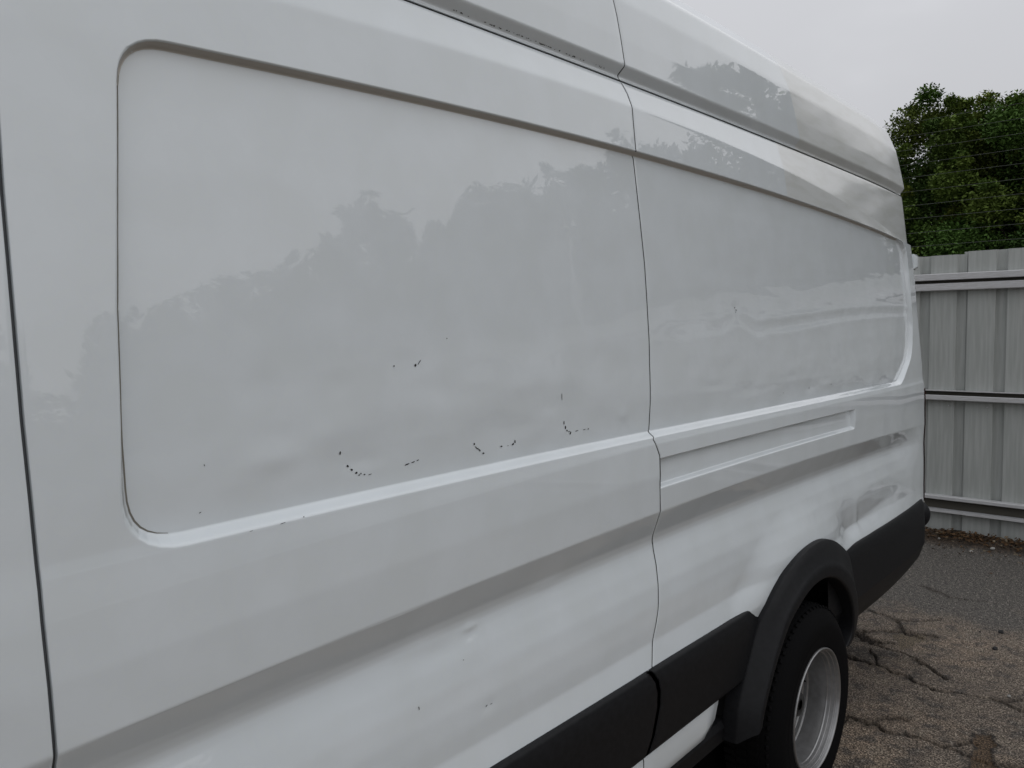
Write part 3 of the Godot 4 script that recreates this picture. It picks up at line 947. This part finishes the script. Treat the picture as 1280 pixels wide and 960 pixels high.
	# grime caught in the inner corner of the pressed-in field
	for side in 2:
		s = []
		var pts := PackedVector2Array()
		var m := RECESS.size()
		for k in m:
			var a := RECESS[k]
			var b := RECESS[(k + 1) % m]
			for e in maxi(1, int(a.distance_to(b) / 0.02)):
				pts.append(a.lerp(b, float(e) / maxi(1, int(a.distance_to(b) / 0.02))))
		m = pts.size()
		for k in range(-60 if side == 0 else 0, m):
			var a := pts[(k + m) % m]
			var nx := (pts[(k + 1 + m) % m] - pts[(k - 1 + m) % m]).normalized().orthogonal()
			var inward := nx if sdf_recess(a.x + nx.x * 0.004, a.y + nx.y * 0.004) < 0.0 else -nx
			var near := a.x < 0.525 and a.y < 2.20
			var topside := a.y > 2.17 and a.x > 0.47 and a.x < 4.12
			if (side == 0 and not near) or (side == 1 and not topside):
				if s.size() > 3: break
				s = []
				continue
			var line := []
			for e in 7:
				var w := 0.0
				if side == 0:
					var thin := (1.0 - smoothstep(0.47, 0.525, a.x)) if a.y < 1.7 else 1.0
					w = lerpf(0.0088, 0.0042, smoothstep(1.55, 1.70, a.y)) + (0.0004 + 0.0009 * thin + 0.0004 * warp.get_noise_2d(k * 17.0, 5.0)) * (e / 3.0 - 1.0)
				else: w = -0.0022 + 0.0082 * e / 6.0
				line.append(skin(a.x + inward.x * w, a.y + inward.y * w) + Vector3(0, 0, 0.0005))
			s.append(line)
		obj("grime_line", loft(s, false, true), M.grime if side == 0 else M.grime_pale, V)
	chips(V)
	van_rear(V, rear)
	van_lower(V, seamM)
	van_wheels(V)
	van_rest(V, rear)

func chips(V: Node3D) -> void:
	var st := SurfaceTool.new()
	st.begin(Mesh.PRIMITIVE_TRIANGLES)
	st.set_smooth_group(-1)
	# x, v, half length, half width, turn
	var L := [
		[0.826, 1.597, 0.0016, 0.0030, 0.0], [0.842, 1.571, 0.0032, 0.0020, -0.6], [0.850, 1.563, 0.0030, 0.0019, -0.5], [0.860, 1.556, 0.0024, 0.0016, 0.0], [0.870, 1.553, 0.0018, 0.0013, 0.0], [0.878, 1.550, 0.0022, 0.0016, 0.3], [0.866, 1.551, 0.0016, 0.0012, 0.0], [0.890, 1.548, 0.0045, 0.0006, 0.1],
		[0.978, 1.553, 0.0060, 0.0011, 0.15], [0.992, 1.555, 0.0055, 0.0010, 0.2], [1.004, 1.557, 0.0030, 0.0010, 0.2],
		[1.157, 1.568, 0.0026, 0.0020, 0.8], [1.163, 1.560, 0.0050, 0.0012, -0.8], [1.173, 1.553, 0.0045, 0.0018, -0.7], [1.184, 1.545, 0.0034, 0.0020, 0.0], [1.168, 1.557, 0.0020, 0.0018, 0.0], [1.241, 1.552, 0.0030, 0.0016, 0.0], [1.277, 1.552, 0.0036, 0.0026, 0.5], [1.284, 1.557, 0.0022, 0.0032, 0.0], [1.262, 1.551, 0.0016, 0.0012, 0.0],
		[1.448, 1.641, 0.0011, 0.0100, 0.02], [1.455, 1.580, 0.0020, 0.0042, 0.1], [1.461, 1.568, 0.0024, 0.0034, 0.3], [1.467, 1.560, 0.0026, 0.0022, 0.0], [1.481, 1.553, 0.0040, 0.0024, 0.7], [1.475, 1.557, 0.0022, 0.0016, 0.0], [1.506, 1.555, 0.0070, 0.0009, 0.1], [1.535, 1.555, 0.0060, 0.0007, 0.1], [1.551, 1.555, 0.0024, 0.0018, 0.0],
		[1.008, 1.739, 0.0030, 0.0022, 0.5], [1.018, 1.744, 0.0060, 0.0008, 0.8], [0.956, 1.741, 0.0018, 0.0014, 0.0], [1.093, 1.787, 0.0014, 0.0014, 0.0], [0.580, 1.615, 0.0009, 0.0028, 0.2], [0.571, 1.543, 0.0028, 0.0010, 0.5],
		[0.979, 1.092, 0.0012, 0.0055, 0.1], [1.160, 1.025, 0.0042, 0.0020, 0.2], [1.174, 1.024, 0.0060, 0.0008, 0.0], [1.110, 1.140, 0.0015, 0.0013, 0.0], [0.695, 1.5035, 0.0090, 0.0006, 0.1], [0.640, 1.503, 0.0050, 0.0004, 0.05], [0.735, 1.5055, 0.0020, 0.0009, 0.0],
		[0.345, 1.18, 0.0020, 0.0110, 0.0], [0.349, 1.105, 0.0030, 0.0140, 0.0], [0.349, 1.14, 0.0018, 0.0060, 0.0]]
	for c in L: 
		var big := 1.2 if c[0] > 0.8 and c[1] > 1.5 and c[0] < 1.56 else 0.85
		chip(st, c[0], c[1], c[2] * big, c[3] * big, c[4])
	st.generate_normals()
	obj("paint_chips", st.commit(), M.chip, V)
	st = SurfaceTool.new()
	st.begin(Mesh.PRIMITIVE_TRIANGLES)
	st.set_smooth_group(-1)
	for c in [[2.350, 1.852, 0.0040, 0.0024, 0.5], [2.358, 1.845, 0.0050, 0.0022, -0.4], [2.354, 1.838, 0.002, 0.002, 0.0], [2.935, 1.562, 0.0020, 0.0050, 0.0], [2.700, 1.56, 0.002, 0.0016, 0.0], [3.15, 1.563, 0.003, 0.0025, 0.0]]: chip(st, c[0], c[1], c[2], c[3], c[4])
	st.generate_normals()
	obj("paint_chips", st.commit(), M.chip, V)
	# grime specks caught under the roof rail
	st = SurfaceTool.new()
	st.begin(Mesh.PRIMITIVE_TRIANGLES)
	st.set_smooth_group(-1)
	for k in 60: chip(st, rng.randf_range(1.18, 1.72), 2.4515 + rng.randf_range(-0.0008, 0.0008), rng.randf_range(0.001, 0.0035), 0.0009, 0.0)
	st.generate_normals()
	obj("grime_specks", st.commit(), M.chip, V).set_meta("kind", "stuff")

func van_rear(V: Node3D, rear: PackedVector2Array) -> void:
	# rounded corner post, then the two rear doors
	var s := []
	var s2 := []
	var lamp := []
	for v in steps([0.62, [1.46, 0.02], [2.43, 0.02], [2.47, 0.006], [2.74, 0.02], [2.866, 0.004]]):
		var p := skin(lut(rear, v), v)
		var line := []
		var deep := minf(0.05, (p.z + 1.03) * 0.5)
		for e in 8:
			var t := PI / 2.0 * e / 7.0
			line.append(p + Vector3(0.05 * sin(t), 0, -deep * (1.0 - cos(t))))
		s.append(line)
		var a: Vector3 = line[7]
		s2.append([a + Vector3(0.002, 0, -0.004), Vector3(a.x + 0.006, a.y, lerpf(a.z, -1.03, 0.05)), Vector3(a.x + 0.01, a.y, lerpf(a.z, -1.03, 0.5)), Vector3(a.x + 0.01, a.y, -1.028)])
		if v > 0.87 and v < 1.47:
			var l := []
			for e in range(2, 8): l.append(line[e] + (Vector3(sin(PI / 2.0 * e / 7.0), 0, cos(PI / 2.0 * e / 7.0))) * 0.006)
			l.append(line[7] + Vector3(0.006, 0, -0.06))
			lamp.append(l)
	obj("corner_post", loft(s, false, true), M.paint, V)
	obj("tail_light", loft(lamp, false, true), M.lamp_red, V)
	obj("rear_door", loft(s2, false, true), M.paint, V)
	var s3 := []
	for l in s2:
		var r := []
		for p in l: r.append(Vector3(p.x, p.y, -2.06 - p.z))
		s3.append(r)
	obj("rear_door", loft(s3), M.paint, V)
	var h := obj("hinge", box(Vector3(0.05, 0.075, 0.05), 0.012), M.paint, V, Vector3(4.405, 2.10, -0.075))
	obj("hinge_pin", tube(Vector3(0.03, -0.04, 0.0), Vector3(0.03, 0.035, 0.0), 0.008, 0.008, 8), M.rim, h)
	obj("hinge", box(Vector3(0.06, 0.07, 0.05), 0.012), M.paint, V, Vector3(4.50, 1.02, -0.10))

func van_lower(V: Node3D, seamM: PackedVector2Array) -> void:
	# black side mouldings
	var sec := [Vector2(0.8950, -0.0050), Vector2(0.8955, 0.0110), Vector2(0.8930, 0.0170), Vector2(0.8870, 0.0215), Vector2(0.8670, 0.0270), Vector2(0.8400, 0.0300), Vector2(0.8000, 0.0290), Vector2(0.7200, 0.0210), Vector2(0.6850, 0.0190), Vector2(0.6740, 0.0150), Vector2(0.6680, 0.0070), Vector2(0.6680, -0.0210)]
	var right := PackedVector2Array([Vector2(0.66, 1.725), Vector2(0.70, 1.762), Vector2(0.75, 1.783), Vector2(0.82, 1.786), Vector2(0.86, 1.783), Vector2(0.885, 1.768), Vector2(0.90, 1.757)])
	for k in 3:
		var x0: float = [-0.82, 0.352, 1.793][k]
		var x1: float = [0.344, 1.79, 2.46][k]
		var s := []
		var xs := steps([x0, [x1, 0.03]])
		for i in xs.size():
			var u := (xs[i] - x0) / (x1 - x0)
			var line := []
			for p in sec:
				var l := x0
				var r := x1
				if k == 1: r = lut(right, p.x)
				if k == 2: l = lut(right, p.x) + 0.007
				line.append(Vector3(lerpf(l, r, u), p.x + (0.0 if p.x > 0.7 else 0.008 * (lerpf(l, r, u) - 1.8)), p.y - (0.02 * smoothstep(2.30, 2.44, lerpf(l, r, u)))))
			s.append(line)
		# fold the ends inwards
		for e in [0, s.size() - 1]:
			var extra := []
			var deep := []
			for p in s[e]:
				extra.append(p + Vector3(0.002 if e > 0 else -0.002, 0, -0.004))
				deep.append(p + Vector3(0.002 if e > 0 else -0.002, 0, -0.03))
			if e == 0:
				s.push_front(extra); s.push_front(deep)
			else:
				s.push_back(extra); s.push_back(deep)
		for l in s: l.reverse()
		obj("side_moulding", loft(s), M.plastic, V)
	var rsec := [Vector2(0.5450, -0.0730), Vector2(0.5400, -0.0280), Vector2(0.5450, -0.0150), Vector2(0.6000, 0.0070), Vector2(0.6550, 0.0230), Vector2(0.6640, 0.0280), Vector2(0.6740, 0.0300), Vector2(0.7600, 0.0290), Vector2(0.8340, 0.0260), Vector2(0.8720, 0.0210), Vector2(0.8880, 0.0140), Vector2(0.8930, 0.0050), Vector2(0.8930, -0.0130)]
	var s := []
	for x in steps([3.0, [4.35, 0.05], [4.50, 0.015]]):
		var line := []
		var t := pow(clampf((x - 3.7) / 0.8, 0.0, 1.0), 2)
		for p in rsec: line.append(Vector3(x, p.x + 0.025 * t * (1.0 if p.x < 0.6 else 0.0), p.y - 0.022 * t - 0.05 * pow(clampf((x - 4.38) / 0.12, 0.0, 1.0), 2)))
		s.append(line)
	obj("rear_moulding", loft(s), M.plastic, V)
	# white rocker strip and black sill
	var ksec := [Vector2(0.560, -0.06), Vector2(0.562, -0.012), Vector2(0.568, -0.004), Vector2(0.60, 0.004), Vector2(0.655, 0.004), Vector2(0.666, 0.0), Vector2(0.668, -0.02)]
	for k in 2:
		var x0: float = [-0.8, 1.745][k]
		var x1: float = [1.741, 2.19][k]
		s = []
		for x in steps([x0, [x1, 0.03]]):
			var line := []
			for p in ksec:
				var e := 0.0
				if k == 1: e = -0.05 * clampf((0.64 - p.x) / 0.08, 0.0, 1.0)
				line.append(Vector3(x + e * smoothstep(1.9, 2.19, x), p.x + 0.008 * (x - 1.8), p.y - 0.012 * smoothstep(2.12, 2.19, x)))
			s.append(line)
		obj("rocker_panel", loft(s), M.paint, V)
	obj("sill", prism(PackedVector2Array([Vector2(0.558, -0.03), Vector2(0.54, -0.02), Vector2(0.49, -0.025), Vector2(0.47, -0.05), Vector2(0.47, -0.2), Vector2(0.558, -0.2)]), Vector3.UP, Vector3.BACK, Vector3.RIGHT, Vector3.ZERO, -0.8, 2.3), M.plastic, V)
	# wheel arch flare
	var outer := [Vector2(2.245, 0.50), Vector2(2.262, 0.60), Vector2(2.315, 0.695), Vector2(2.378, 0.79), Vector2(2.454, 0.88), Vector2(2.546, 0.938), Vector2(2.658, 0.982), Vector2(2.769, 1.004), Vector2(2.895, 1.007), Vector2(2.998, 0.988), Vector2(3.09, 0.955), Vector2(3.20, 0.888), Vector2(3.285, 0.80), Vector2(3.33, 0.70), Vector2(3.33, 0.60), Vector2(3.29, 0.53)]
	var inner := [Vector2(2.30, 0.555), Vector2(2.325, 0.605), Vector2(2.38, 0.685), Vector2(2.44, 0.755), Vector2(2.51, 0.815), Vector2(2.585, 0.852), Vector2(2.665, 0.880), Vector2(2.745, 0.893), Vector2(2.83, 0.890), Vector2(2.915, 0.870), Vector2(2.99, 0.835), Vector2(3.065, 0.78), Vector2(3.13, 0.705), Vector2(3.165, 0.63), Vector2(3.16, 0.575), Vector2(3.115, 0.545)]
	var co := Curve3D.new()
	var ci := Curve3D.new()
	var fs := []
	var N := 60
	for k in N + 1:
		var f := float(k) / N * (outer.size() - 1)
		var i := mini(int(f), outer.size() - 2)
		var t := f - i
		var cat := func(A: Array) -> Vector2: return A[i].cubic_interpolate(A[i + 1], A[maxi(i - 1, 0)], A[mini(i + 2, A.size() - 1)], t)
		var o: Vector2 = cat.call(outer)
		var n: Vector2 = cat.call(inner)
		var rise := 1.0 - 0.25 * smoothstep(0.7, 1.0, float(k) / N)
		var swell := clampf(skin_z(o.x, maxf(o.y, 0.8)), 0.0, 0.05)
		var line := []
		for e in [[-0.01, -0.03], [0.0, 0.012], [0.02, 0.022], [0.25, 0.042], [0.50, 0.064], [0.58, 0.073], [0.64, 0.079], [0.72, 0.082], [0.93, 0.084], [0.98, 0.081], [1.0, 0.074], [1.0, 0.04], [1.0, -0.05]]:
			var w := o.lerp(n, e[0])
			line.append(Vector3(w.x, w.y, e[1] * (rise if e[1] > 0.0 else 1.0) + swell * maxf(0.0, 1.0 - 1.6 * maxf(e[0], 0.0))))
		fs.append(line)
	obj("wheel_arch_flare", loft(fs, false, true), M.plastic, V)
	# dark liner of the wheel well
	var ls := []
	for k in N + 1:
		var f := float(k) / N * (inner.size() - 1)
		var i := mini(int(f), inner.size() - 2)
		var w: Vector2 = inner[i].lerp(inner[i + 1], f - i)
		w = Vector2(2.745, 0.5) + (w - Vector2(2.745, 0.5)) * 1.06
		ls.append([Vector3(w.x, w.y, 0.03), Vector3(w.x, w.y, -0.3), Vector3(w.x, w.y, -0.75), Vector3(lerpf(w.x, 2.745, 0.9), lerpf(w.y, 0.5, 0.9), -0.76)])
	obj("wheel_well_liner", loft(ls, false, true), M.black, V)
	obj("shock_absorber", tube(Vector3(2.98, 0.45, -0.28), Vector3(2.90, 1.0, -0.34), 0.03, 0.03, 10), M.steel_dark, V)
	# rear bumper with its rounded corner
	var bo := PackedVector2Array([Vector2(4.40, 0.575), Vector2(4.52, 0.575), Vector2(4.585, 0.60), Vector2(4.625, 0.645), Vector2(4.645, 0.70), Vector2(4.648, 0.75), Vector2(4.64, 0.80), Vector2(4.615, 0.84), Vector2(4.57, 0.865), Vector2(4.40, 0.865)])
	obj("rear_bumper", prism(bo, Vector3.RIGHT, Vector3.UP, Vector3.BACK, Vector3.ZERO, -2.0, -0.075, 0.02), M.plastic, V)
	var bs := SphereMesh.new()
	bs.radius = 0.065
	bs.height = 0.15
	obj("bumper_corner", bs, M.plastic, V, Vector3(4.625, 0.765, -0.085))
	obj("step_trim", box(Vector3(0.03, 0.05, 0.16), 0.006), M.pebble, V, Vector3(4.70, 0.80, -0.15))

func van_wheels(V: Node3D) -> void:
	var tyre := PackedVector2Array([Vector2(0.210, -0.02), Vector2(0.214, -0.002), Vector2(0.222, 0.004), Vector2(0.235, 0.003), Vector2(0.262, 0.009), Vector2(0.268, 0.006), Vector2(0.29, 0.010), Vector2(0.312, 0.004), Vector2(0.328, -0.006), Vector2(0.342, -0.016), Vector2(0.352, -0.028), Vector2(0.357, -0.045), Vector2(0.359, -0.09), Vector2(0.357, -0.145), Vector2(0.352, -0.162), Vector2(0.335, -0.178), Vector2(0.29, -0.195), Vector2(0.235, -0.19), Vector2(0.21, -0.17)])
	var rim := PackedVector2Array([Vector2(0.2165, 0.0000), Vector2(0.2168, 0.0040), Vector2(0.2160, 0.0075), Vector2(0.2135, 0.0090), Vector2(0.2105, 0.0075), Vector2(0.2095, 0.0040), Vector2(0.2088, 0.0000), Vector2(0.2080, -0.0040), Vector2(0.2076, -0.0045), Vector2(0.2040, -0.0050), Vector2(0.2032, -0.0054), Vector2(0.2026, -0.0075), Vector2(0.2018, -0.0160), Vector2(0.2012, -0.0168), Vector2(0.1960, -0.0180), Vector2(0.1952, -0.0186), Vector2(0.1945, -0.0210), Vector2(0.1935, -0.0300), Vector2(0.1930, -0.0305), Vector2(0.1915, -0.0335), Vector2(0.1912, -0.0350), Vector2(0.1915, -0.0380), Vector2(0.1905, -0.0400), Vector2(0.1880, -0.0600), Vector2(0.1862, -0.1000), Vector2(0.1858, -0.1015), Vector2(0.1815, -0.1035), Vector2(0.1808, -0.1045), Vector2(0.1795, -0.1160), Vector2(0.1788, -0.1175), Vector2(0.1745, -0.1195), Vector2(0.1738, -0.1205), Vector2(0.1725, -0.1340), Vector2(0.1718, -0.1355), Vector2(0.1680, -0.1370), Vector2(0.1580, -0.1385), Vector2(0.1200, -0.1440), Vector2(0.0900, -0.1500), Vector2(0.0860, -0.1500)])
	for w in 4:
		var at: Vector3 = [WHEEL, WHEEL + Vector3(0, 0, -0.26), WHEEL + Vector3(0, 0, -2.06), Vector3(-0.98, WHEEL.y, -0.03)][w]
		var o := Node3D.new()
		o.name = "wheel" if w == 0 else "wheel_%03d" % w
		o.position = at
		V.add_child(o)
		if w == 2: o.rotation.y = PI
		obj("tyre", lathe(tyre, 96), M.rubber, o)
		# tread blocks round the shoulder
		var st := SurfaceTool.new()
		st.begin(Mesh.PRIMITIVE_TRIANGLES)
		var blk := box(Vector3(0.010, 0.0135, 0.030), 0.0015)
		var blk2 := box(Vector3(0.008, 0.0185, 0.036), 0.001)
		for k in 72:
			var a := TAU * k / 72.0
			var tw := Basis(Vector3.BACK, a)
			st.append_from(blk, 0, Transform3D(tw * Basis(Vector3.UP, 0.62), tw * Vector3(0.3470, 0, -0.036)))
			for m in 3:
				var a2 := a + 0.03 * m
				var t2 := Basis(Vector3.BACK, a2)
				st.append_from(blk2, 0, Transform3D(t2, t2 * Vector3(0.3585, 0, -0.072 - 0.042 * m)))
		obj("tread", st.commit(), M.rubber, o)
		obj("rim", lathe(rim, 96), M.rim, o)
		obj("hub", lathe(PackedVector2Array([Vector2(0.09, -0.154), Vector2(0.088, -0.10), Vector2(0.075, -0.085), Vector2(0.045, -0.08), Vector2(0.04, -0.06), Vector2(0.0, -0.058)]), 32), M.steel_dark, o)
		for k in 6:
			var a := TAU * k / 6.0
			obj("lug_nut", lathe(PackedVector2Array([Vector2(0.012, -0.016), Vector2(0.012, 0.01), Vector2(0.006, 0.016), Vector2(0.0, 0.016)]), 6), M.rim, o, Vector3(cos(a) * 0.12, sin(a) * 0.12, -0.14))
		obj("valve", tube(Vector3(0.16, 0.02, -0.14), Vector3(0.155, 0.02, -0.10), 0.004, 0.003, 6), M.rubber, o)

func van_rest(V: Node3D, rear: PackedVector2Array) -> void:
	# right-hand side, roof half, floor and nose, out of the photo's view
	var s := []
	for x in [-0.85, 1.0, 2.5, 3.7, 4.3]:
		var line := []
		for v in steps([0.55, [1.30, 0.1], [2.43, 0.15], [2.72, 0.05], [2.866, 0.02]]):
			var p := skin(minf(x, lut(rear, v)), v)
			line.append(Vector3(minf(x, lut(rear, v)), p.y, -2.06 - lut(OUT, v)))
		s.append(line)
	obj("right_side", loft(s, false, true), M.paint, V)
	obj("floor_pan", box(Vector3(5.2, 0.08, 1.7)), M.black, V, Vector3(1.75, 0.66, -1.03))
	obj("bulkhead", box(Vector3(0.04, 1.75, 1.8)), M.black, V, Vector3(0.42, 1.55, -1.03))
	var nose := PackedVector2Array([Vector2(-0.86, 0.45), Vector2(-0.86, 2.42), Vector2(-1.02, 2.40), Vector2(-1.30, 2.10), Vector2(-1.78, 1.52), Vector2(-1.95, 1.42), Vector2(-2.30, 1.28), Vector2(-2.45, 1.10), Vector2(-2.50, 0.80), Vector2(-2.48, 0.50), Vector2(-2.40, 0.42), Vector2(-1.42, 0.42), Vector2(-1.38, 0.62), Vector2(-1.22, 0.78), Vector2(-0.98, 0.85)])
	var nb := obj("cab_front", prism(nose, Vector3.RIGHT, Vector3.UP, Vector3.BACK, Vector3.ZERO, -2.03, -0.03, 0.03), M.paint, V)
	obj("windscreen", prism(PackedVector2Array([Vector2(-1.09, 2.34), Vector2(-1.315, 2.098), Vector2(-1.76, 1.56), Vector2(-1.765, 1.565), Vector2(-1.325, 2.108), Vector2(-1.10, 2.35)]), Vector3.RIGHT, Vector3.UP, Vector3.BACK, Vector3.ZERO, -1.9, -0.16), M.glass, nb)
	obj("front_bumper", prism(PackedVector2Array([Vector2(-2.45, 0.42), Vector2(-2.56, 0.46), Vector2(-2.58, 0.66), Vector2(-2.50, 0.74), Vector2(-2.45, 0.74)]), Vector3.RIGHT, Vector3.UP, Vector3.BACK, Vector3.ZERO, -2.0, -0.06), M.plastic, nb)
	for z in [-0.32, -1.74]: obj("headlight", box(Vector3(0.12, 0.24, 0.36), 0.03), M.rim, nb, Vector3(-2.42, 1.02, z))
	# front cap of the roof
	obj("roof_cap", prism(PackedVector2Array([Vector2(-1.02, 2.41), Vector2(-0.93, 2.68), Vector2(-0.80, 2.80), Vector2(-0.78, 2.41)]), Vector3.RIGHT, Vector3.UP, Vector3.BACK, Vector3.ZERO, -1.85, -0.21, 0.02), M.paint, V)

# ------------------------------------------------------------------ small things on the ground
func pebble(size: Vector3) -> ArrayMesh:
	var st := SurfaceTool.new()
	st.begin(Mesh.PRIMITIVE_TRIANGLES)
	st.set_smooth_group(-1)
	var rings := []
	for a in 5:
		var ring := []
		for b in 8:
			var el := -PI / 2 + PI * a / 4.0
			var th := TAU * b / 8.0
			ring.append(Vector3(cos(el) * cos(th) * size.x, sin(el) * size.y, cos(el) * sin(th) * size.z) * rng.randf_range(0.78, 1.15))
		rings.append(ring)
	for a in 4:
		for b in 8:
			var c := (b + 1) % 8
			tri(st, rings[a][b], rings[a + 1][b], rings[a + 1][c])
			tri(st, rings[a][b], rings[a + 1][c], rings[a][c])
	st.generate_normals()
	return st.commit()

func litter() -> void:
	var S := [
		[4.99, 0.26, 0.018, "round black stone on the asphalt, farther of two near the right edge", true],
		[4.72, 0.28, 0.016, "jagged black stone chip on the asphalt, nearer of two by the right edge", true],
		[4.93, 0.17, 0.007, "tiny black grit stone left of the round black stone", true],
		[4.15, 0.44, 0.011, "small pale pebble beside the second long crack", false],
		[6.72, -0.10, 0.020, "pale pebble in the leaf litter at the fence foot, right one", false],
		[6.62, -0.22, 0.016, "pale pebble just out of the leaf litter before the fence", false],
		[6.80, -0.48, 0.013, "small pale pebble in the leaf litter close to the van's bumper", false],
		[3.47, 0.425, 0.008, "white pebble at the edge of the brown soil patch", false]]
	for k in S:
		var y: float = ground_at(k[0], k[1])[0]
		var o := obj("stone", pebble(Vector3(k[2], k[2] * 0.62, k[2] * 0.85)), M.stone if k[4] else M.pebble, null, Vector3(k[0], y + k[2] * 0.35, k[1]))
		tag(o, k[3], "stone", "loose stones on the yard")
	# fallen leaves and twigs along the fence foot
	var mm := MultiMesh.new()
	mm.transform_format = MultiMesh.TRANSFORM_3D
	mm.use_colors = true
	mm.mesh = leaf_mesh(0.035)
	mm.instance_count = 5200
	for k in 5200:
		var x := 7.06 - absf(rng.randfn(0, 0.16)) - (rng.randf() * 0.5 if k % 9 == 0 else 0.0)
		var z := rng.randf_range(-2.5, 3.5)
		var y: float = 0.03 + 0.02 * rng.randf()
		if x < 6.75: y = 0.012
		var b := Basis.from_euler(Vector3(rng.randf_range(-0.6, 0.6), rng.randf() * TAU, rng.randf_range(-0.6, 0.6)))
		mm.set_instance_transform(k, Transform3D(b.scaled(Vector3(rng.randf_range(0.3, 1.1), 1, rng.randf_range(0.5, 1.2))), Vector3(x, y, z)))
		var s := rng.randf_range(0.5, 1.4)
		mm.set_instance_color(k, Color(0.085 * s, 0.05 * s, 0.026 * s) if rng.randf() > 0.12 else Color(0.16 * s, 0.13 * s, 0.09 * s))
	var f := MultiMeshInstance3D.new()
	f.name = "leaf_litter"
	f.multimesh = mm
	f.material_override = M.leaf
	add_child(f)
	tag(f, "brown fallen leaves gathered along the foot of the fence", "leaf litter", "", "stuff")
